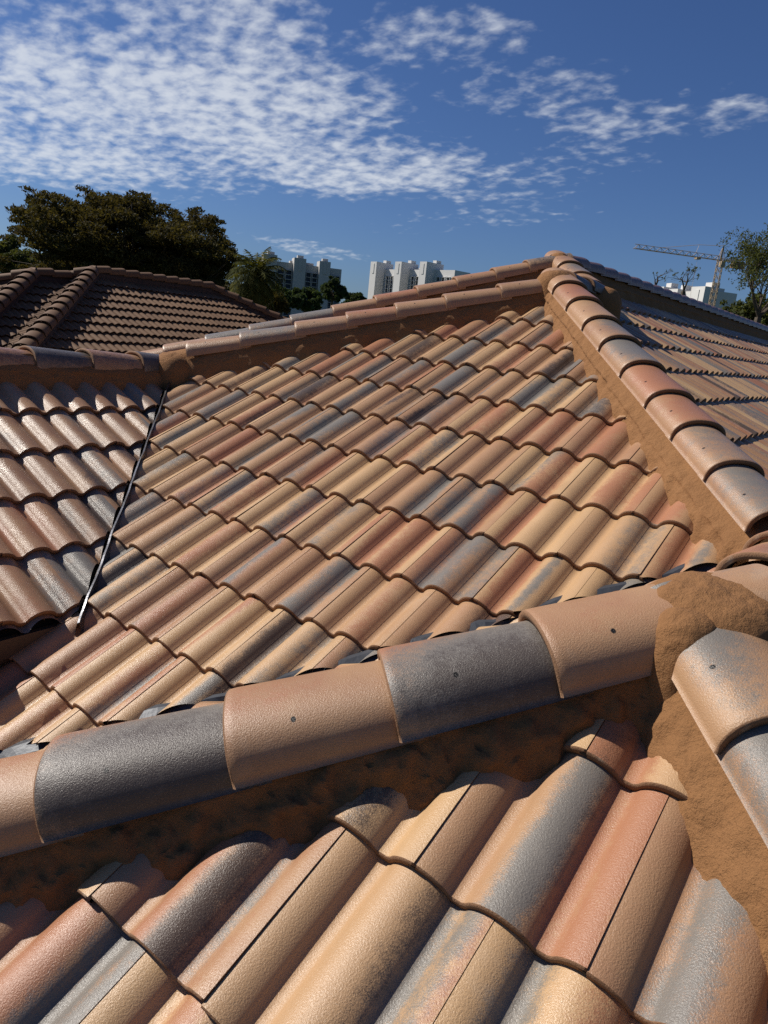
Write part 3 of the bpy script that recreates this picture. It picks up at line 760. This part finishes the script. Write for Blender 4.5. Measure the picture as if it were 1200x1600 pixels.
def tree(name, base, crown, label, cat, seed, n, size, mat, flat=.6, trunk_r=.3, group=None, clump=None, depth=2, branchL=None):
    """crown = (centre, rx, ry, rz); clumps spread on limbs through that ellipsoid"""
    rs = np.random.RandomState(seed); cc, rx, ry, rz = crown; base = Vector(base); cc = Vector(cc)
    t = tag(empty(name, base), label, cat, group)
    m = MB(); top = cc - Vector((0, 0, rz * .55)) - base
    m.bar((0, 0, -.2), top * .5, trunk_r, trunk_r * .8, 9); m.bar(top * .5, top, trunk_r * .8, trunk_r * .62, 9)
    cl = []
    k = clump or 34
    for i in range(k):
        a = rs.uniform(0, 2 * math.pi); e = math.asin(rs.uniform(-.55, 1)); rr = rs.uniform(.55, .98)
        o = Vector((rx * math.cos(a) * math.cos(e), ry * math.sin(a) * math.cos(e), rz * math.sin(e))) * rr
        tip = cc - base + o
        mid = top + (tip - top) * .5 + Vector(rs.randn(3)) * .05 * rx + Vector((0, 0, -.08 * rz))
        m.bar(top, mid, trunk_r * .34, trunk_r * .16, 5); m.bar(mid, tip, trunk_r * .16, trunk_r * .04, 5)
        cl.append((tip.x, tip.y, tip.z, rs.uniform(.16, .34) * min(rx, ry)))
        for q in range(3):
            o2 = Vector(rs.randn(3)) * .16 * rx; o2.z *= .5; s2 = tip + o2
            m.bar(tip, s2, trunk_r * .05, trunk_r * .015, 4); cl.append((s2.x, s2.y, s2.z, rs.uniform(.07, .17) * min(rx, ry)))
    m.build('trunk', M_BARK, t)
    leaves(rs, cl, n, size, flat, 'crown', mat, t)
    return t
def gnd(p): return (p.x, p.y, GZ)
# the big dark tree: several lobes merged
D = 44.0
bt_base = at(215, 445, D)
t_ = tag(empty('tree', gnd(bt_base)), 'big dark spreading tree with layered foliage behind the brown tiled roof', 'tree')
rs = np.random.RandomState(5); m = MB(); cl = []
bz = Vector(gnd(bt_base)); root = Vector((0, 0, 3.5))
m.bar((0, 0, -.2), root, .55, .42, 10)
outline = [(36, 345), (42, 325), (55, 305), (78, 298), (95, 315), (120, 318), (148, 300), (178, 296), (205, 294), (225, 304), (248, 315), (275, 322), (300, 322), (322, 332), (338, 352), (352, 372), (362, 390), (358, 402), (340, 425), (318, 440)]
pts = []
for (x, y) in outline:
    for k in range(2): pts.append((x + rs.uniform(-5, 5), y + rs.uniform(8, 18), rs.uniform(-3, 3), rs.uniform(.36, .66)))
for k in range(170):
    x = rs.uniform(62, 345); lo = np.interp(x, [o[0] for o in outline[:17]], [o[1] for o in outline[:17]])
    y = rs.uniform(lo + 18, 452); pts.append((x, y, rs.uniform(-4, 4), rs.uniform(.7, 1.35)))
for (x, y, dd, r) in pts:
    p = at(x, y, D + dd) - bz
    mid = root + (p - root) * .55 + Vector((0, 0, .1))
    m.bar(root, mid, .15, .07, 5); m.bar(mid, p, .07, .02, 4)
    cl.append((p.x, p.y, p.z, r))
    for q in range(3):
        o2 = Vector(rs.randn(3)) * r * .9; o2.z *= .35; s2 = p + o2
        m.bar(p, s2, .025, .008, 3); cl.append((s2.x, s2.y, s2.z, r * rs.uniform(.3, .55)))
m.build('trunk', M_BARK, t_)
leaves(rs, cl, 170000, .095, .42, 'crown', M_LEAF_DARK, t_)

def ptree(name, px, py, ppx, ppy, dist, label, cat, seed, n, size, mat, group=None, flat=.8, clump=26, tr=.25, deepf=1.0):
    """tree whose crown centre is seen at (px,py) with half sizes ppx, ppy in photo pixels"""
    c = at(px, py, dist); s = c.length / 1137.
    return tree(name, gnd(c), (c, ppx * s, ppx * s * deepf, ppy * s), label, cat, seed, n, size, mat, flat, tr, group, clump)
ptree('tree', 20, 415, 42, 34, 55, 'low olive green tree at the far left edge beside the big dark tree', 'tree', 3, 16000, .13, M_LEAF_OLIVE)
ptree('tree', 95, 425, 40, 20, 60, 'olive tree partly hidden under the left of the big dark tree', 'tree', 4, 9000, .13, M_LEAF_OLIVE)
ptree('tree', 520, 458, 20, 20, 95, 'round green tree in front of the right end of the grey tower', 'tree', 8, 9000, .20, M_LEAF_GREEN)
ptree('tree', 478, 472, 26, 22, 80, 'bushy green tree below the middle of the grey tower', 'tree', 9, 10000, .18, M_LEAF_GREEN)
ptree('tree', 440, 468, 24, 20, 70, 'dark green tree just right of the palm', 'tree', 10, 9000, .16, M_LEAF_GREEN)
ptree('tree', 556, 468, 16, 9, 120, 'small flat-topped green tree in the gap between the two towers', 'tree', 12, 5000, .2, M_LEAF_GREEN)
ptree('tree', 548, 480, 26, 14, 125, 'low green tree rising just over the tan ridge tiles between the towers', 'tree', 13, 6000, .2, M_LEAF_GREEN)
# palm
def palm(base, top, label):
    t = tag(empty('palm_tree', base), label, 'palm tree'); b = Vector(base); rs = np.random.RandomState(4)
    top = Vector(top) - b; m = MB(); n = 14
    for k in range(n):
        a0 = top * (k / n); a1 = top * ((k + 1) / n); m.bar(a0, a1, .17 - .004 * k, .15 - .004 * k, 9)
    m.build('trunk', M_BARK, t)
    f = MB()
    for k in range(90):
        az = k * 2.399; el = R(80 - 135 * (k / 90) ** 1.1); L = rs.uniform(.95, 1.35)
        p = top.copy(); d = Vector((math.cos(az) * math.cos(el), math.sin(az) * math.cos(el), math.sin(el)))
        for q in range(12):
            e = p + d * L / 12; f.bar(p, e, .014, .012, 3)
            sd = d.cross(Vector((0, 0, 1))).normalized(); w = .30 * math.sin(math.pi * (q + .8) / 13)
            for sg in (-1, 1):
                for h in (0, .5):
                    o = p + (e - p) * h; tip = o + sd * sg * w + d * w * .6 + Vector((0, 0, -.12 * rs.rand() - w * .25))
                    v = (tip - o).cross(d).normalized() * 0 + d * .022
                    f.face([o - v, tip, o + v])
            p = e; d = (d + Vector((0, 0, -.13 - .02 * q * .5))).normalized()
    f.build('crown', M_LEAF_PALM, t)
M_LEAF_PALM = leafmat('palm_fronds', (0.045, 0.055, 0.012), (0.15, 0.14, 0.028), (0.035, 0.045, 0.014))
pt_ = at(400, 436, 27); palm(gnd(pt_), pt_, 'feathery palm tree with yellow-green fronds at the right end of the brown roof')
ptree('tree', 400, 470, 42, 26, 31, 'dark shrubby tree under the palm fronds', 'tree', 14, 14000, .09, M_LEAF_DARK, clump=24)
# right-hand trees
def twiggy(base, cpx, cpy, w, h, dist, label, seed, nleaf, depth=3, lsize=.06, n0=7, mat=None):
    rs = np.random.RandomState(seed); c = at(cpx, cpy + h, dist); b = Vector((c.x, c.y, GZ)); sc = c.length / 1137
    t = tag(empty('tree', b), label, 'tree'); m = MB(); r0 = c - b; m.bar((0, 0, -.1), r0, .14, .10, 8); tips = []
    for k in range(n0):
        o = Vector((cx[0], cx[1], 0)).normalized() * rs.uniform(-1, 1) * w * sc + Vector((-cx[1], cx[0], 0)) * rs.uniform(-.5, .5) * w * sc
        d = o + Vector((0, 0, 2 * h * sc * rs.uniform(.6, 1)))
        branch(m, rs, r0, d, d.length * .42, .045, depth, tips, .22)
    m.build('trunk', M_BARK, t)
    if nleaf:
        leaves(rs, [(p.x, p.y, p.z, rs.uniform(.18, .5) * w * sc * .6) for p in tips], nleaf, lsize, .9, 'crown', mat or M_LEAF_OLIVE, t)
    return t
twiggy(None, 1185, 448, 50, 48, 26, 'sparse twiggy tree with small olive leaves at the right edge behind the ridge', 21, 10000, 4, .042, 10)
ptree('tree', 1192, 492, 48, 26, 29, 'leafy dark green tree low at the right edge behind the twiggy one', 'tree', 22, 9000, .07, M_LEAF_OLIVE, clump=30)
twiggy(None, 1024, 432, 7, 16, 40, 'thin leafless twig tree left of the two bare treetops over the ridge', 24, 60, 2, .05, 3)
twiggy(None, 1068, 435, 9, 20, 38, 'thin bare treetop with few leaves nearer the crane mast', 25, 200, 3, .05, 3)

# ------------------------------------------------------------------ towers
def towermat(n, a, b): return mat_simple(n, a, b, .05, .8)
M_TG = towermat('grey_render', (0.36, 0.35, 0.34), (0.43, 0.42, 0.40)); M_TW = towermat('white_render', (0.52, 0.51, 0.49), (0.60, 0.59, 0.57))
M_TWG = mat_simple('tower_glass', (0.035, 0.045, 0.065), (0.06, 0.07, 0.09), .2, .9, spec=.1)
def tower(pL, pR, ztop, name, label, wall, piers, bays, depth, floors, fh, pier_out, pier_up, win_in=1.2):
    """slab tower between plan points pL and pR; front faces the camera side; piers = list of (u0,u1), bays = [(u0,u1,cols)]"""
    pL = Vector((pL[0], pL[1], 0)); pR = Vector((pR[0], pR[1], 0)); d = pR - pL; W = d.length; rz = math.atan2(d.y, d.x)
    t = tag(empty(name, (pL.x, pL.y, GZ), rz), label, 'tower block')
    Ht = ztop - GZ
    m = MB(); m.box((W / 2, depth / 2 + win_in, Ht / 2), (W, depth, Ht)); m.box((W * .5, depth / 2 + win_in, Ht + 1.0), (W * .3, depth * .4, 2.0)); m.build('wall', wall, t)
    for (a, b, up) in piers:
        m = MB(); w = (b - a) * W; x = (a + b) / 2 * W
        m.box((x, (win_in + depth * .5 - pier_out) / 2 + .01, (Ht + up) / 2), (w, win_in + depth * .5 + pier_out, Ht + up))
        m.box((x, -pier_out - .15, Ht + up - 5.5), (w * .28, .3, 8.0))
        m.box((x + w * .1, depth * .3, Ht + up + 1.2), (w * .5, depth * .3, 2.4)); m.build('pier', wall, t)
    for (a, b, cols) in bays:
        w = (b - a) * W / cols
        for c in range(cols):
            x = a * W + w * (c + .5); g = MB(); s = MB()
            g.box((x, win_in - .05, Ht / 2 - 2), (w * .80, .1, Ht - 7))
            wd = g.build('window', M_TWG, t)
            for k in range(floors):
                z = Ht - 5.5 - k * fh
                if z < 1: break
                s.box((x, win_in * .5 - .1, z), (w * .82, win_in + .2, .40))
            s.box((x - w * .41, win_in * .5 - .2, Ht / 2 - 2), (.25, win_in + .22, Ht - 6.6)); s.box((x + w * .41, win_in * .5 - .2, Ht / 2 - 2), (.25, win_in + .22, Ht - 6.6)); s.build('balcony', wall, wd)
    return t
def gp(px, dist):
    p = at(px, 450, dist); return (p.x, p.y)
tL = gp(408, 590); tR = gp(532, 600)
tower(tL, tR, at(470, 412, 590).z, 'tower_block', 'grey slab tower block with three projecting piers and dark window bands, above the palm', M_TG,
      [(.0, .17, 4), (.38, .53, 4), (.70, .84, 4)], [(.18, .28, 1), (.285, .375, 1), (.54, .615, 1), (.62, .695, 1), (.85, .91, 1), (.92, .985, 1)], 16, 24, 3.4, 3.0, 3)
tL = gp(586, 665); tR = gp(706, 597)
tower(tL, tR, at(640, 422, 640).z, 'tower_block', 'white tower block with three bright stair shafts, standing right of the grey tower', M_TW,
      [(.02, .105, 5), (.36, .445, 5), (.68, .765, 5)], [(.14, .185, 1), (.20, .245, 1), (.26, .305, 1), (.48, .525, 1), (.54, .585, 1), (.60, .645, 1), (.80, .845, 1), (.86, .905, 1), (.92, .965, 1)], 18, 24, 3.4, 9.0, 5)
tL = gp(1028, 425); tR = gp(1112, 392)
tower(tL, tR, at(1075, 456, 410).z, 'apartment_block', 'white low apartment block seen over the ridge left of the crane mast', M_TW,
      [(.02, .22, 2.2), (.32, .5, .8), (.74, .98, 1.5)], [(.23, .31, 1), (.51, .61, 1), (.62, .73, 1)], 14, 16, 3.2, 3.0, 2)

# ------------------------------------------------------------------ crane
M_CRANE = mat_simple('crane_paint', (0.30, 0.22, 0.13), (0.36, 0.27, 0.17), .5, .6)
M_CONC = mat_simple('counterweight_concrete', (0.16, 0.09, 0.06), (0.2, 0.12, 0.08), .5, .8)
def crane():
    D = 330.0; jt = at(1126, 407, D)
    o = Vector((jt.x, jt.y, GZ)); t = tag(empty('tower_crane', o), 'tall tower crane with long lattice jib pointing left above the far ridge', 'crane')
    h = jt.z - GZ
    r = ray(991, 388); k = jt.z / r[2]; tip = Vector(r * k)
    jd = Vector((tip.x - jt.x, tip.y - jt.y, 0)); JL = jd.length; jd.normalize(); sd = Vector((-jd.y, jd.x, 0))
    m = MB(); w = 1.0; rr = .13
    n = int(h / 2.5)
    for a in (-1, 1):
        for b in (-1, 1): m.bar((a * w, b * w, 0), (a * w, b * w, h), rr, rr, 4)
    for i in range(n):
        z0, z1 = h * i / n, h * (i + 1) / n; s = 1 if i % 2 else -1
        for (p, q) in (((-w, -w), (w, -w)), ((w, -w), (w, w)), ((w, w), (-w, w)), ((-w, w), (-w, -w))):
            m.bar((p[0], p[1], z0), (q[0], q[1], z1), .09, .09, 3); m.bar((q[0], q[1], z0), (p[0], p[1], z1), .09, .09, 3)
    m.build('mast', M_CRANE, t)
    m = MB(); top = Vector((0, 0, h))
    def truss(a, b, wd, ht, rr=.11):
        n = max(4, int((b - a).length / 3))
        for i in range(n):
            p = a + (b - a) * (i / n); q = a + (b - a) * ((i + 1) / n)
            for s in (-1, 1):
                m.bar(p + sd * wd * s, q + sd * wd * s, rr, rr, 4); m.bar(p + sd * wd * s, (p + q) / 2 + Vector((0, 0, ht)), .08, .08, 3); m.bar((p + q) / 2 + Vector((0, 0, ht)), q + sd * wd * s, .08, .08, 3)
            m.bar(p + sd * wd, p - sd * wd, .08, .08, 3); m.bar(p + Vector((0, 0, ht)), q + Vector((0, 0, ht)), rr, rr, 4)
    truss(top, top + jd * JL, .8, 1.6); m.build('jib', M_CRANE, t)
    m = MB(); cj = -jd * (JL * .24); truss(top, top + cj, .8, .8); m.build('counter_jib', M_CRANE, t)
    m = MB(); pk = h + 5.5
    for s in (-1, 1):
        m.bar(top + sd * s * .8 + jd, (0, 0, pk), .16, .12, 4); m.bar(top + sd * s * .8 - jd, (0, 0, pk), .16, .12, 4)
    m.bar(top, (0, 0, pk), .25, .2, 5); m.build('tower_peak', M_CRANE, t)
    m = MB(); P = Vector((0, 0, pk))
    q = top + jd * JL * .28 + Vector((0, 0, 4.6)); m.bar(P, q, .09, .09, 3); m.bar(q, top + jd * JL * .7 + Vector((0, 0, 1.6)), .09, .09, 3); m.bar(q, top + jd * JL * .30 + Vector((0, 0, 1.6)), .08, .08, 3)
    m.bar(P, top + cj * .8 + Vector((0, 0, .8)), .09, .09, 3); m.build('pendant_line', M_CRANE, t)
    m = MB(); c = top + cj * .86; m.box((c.x, c.y, c.z - .9), (5, 2, 2.6), math.atan2(jd.y, jd.x)); m.build('counterweight', M_CONC, t)
    m = MB(); c = top - Vector((0, 0, 1.6)) + sd * 1.4; m.box((c.x, c.y, c.z), (1.8, 1.6, 2.2), math.atan2(jd.y, jd.x)); m.build('cab', M_CRANE, t)
    m = MB(); c = top + jd * JL * .27; m.box((c.x, c.y, c.z - .5), (1.8, 1.8, .6), math.atan2(jd.y, jd.x)); m.bar(c, c - Vector((0, 0, 16)), .04, .04, 3); m.box((c.x, c.y, c.z - 16.5), (.6, .6, 1.0)); m.build('trolley', M_CRANE, t)
crane()
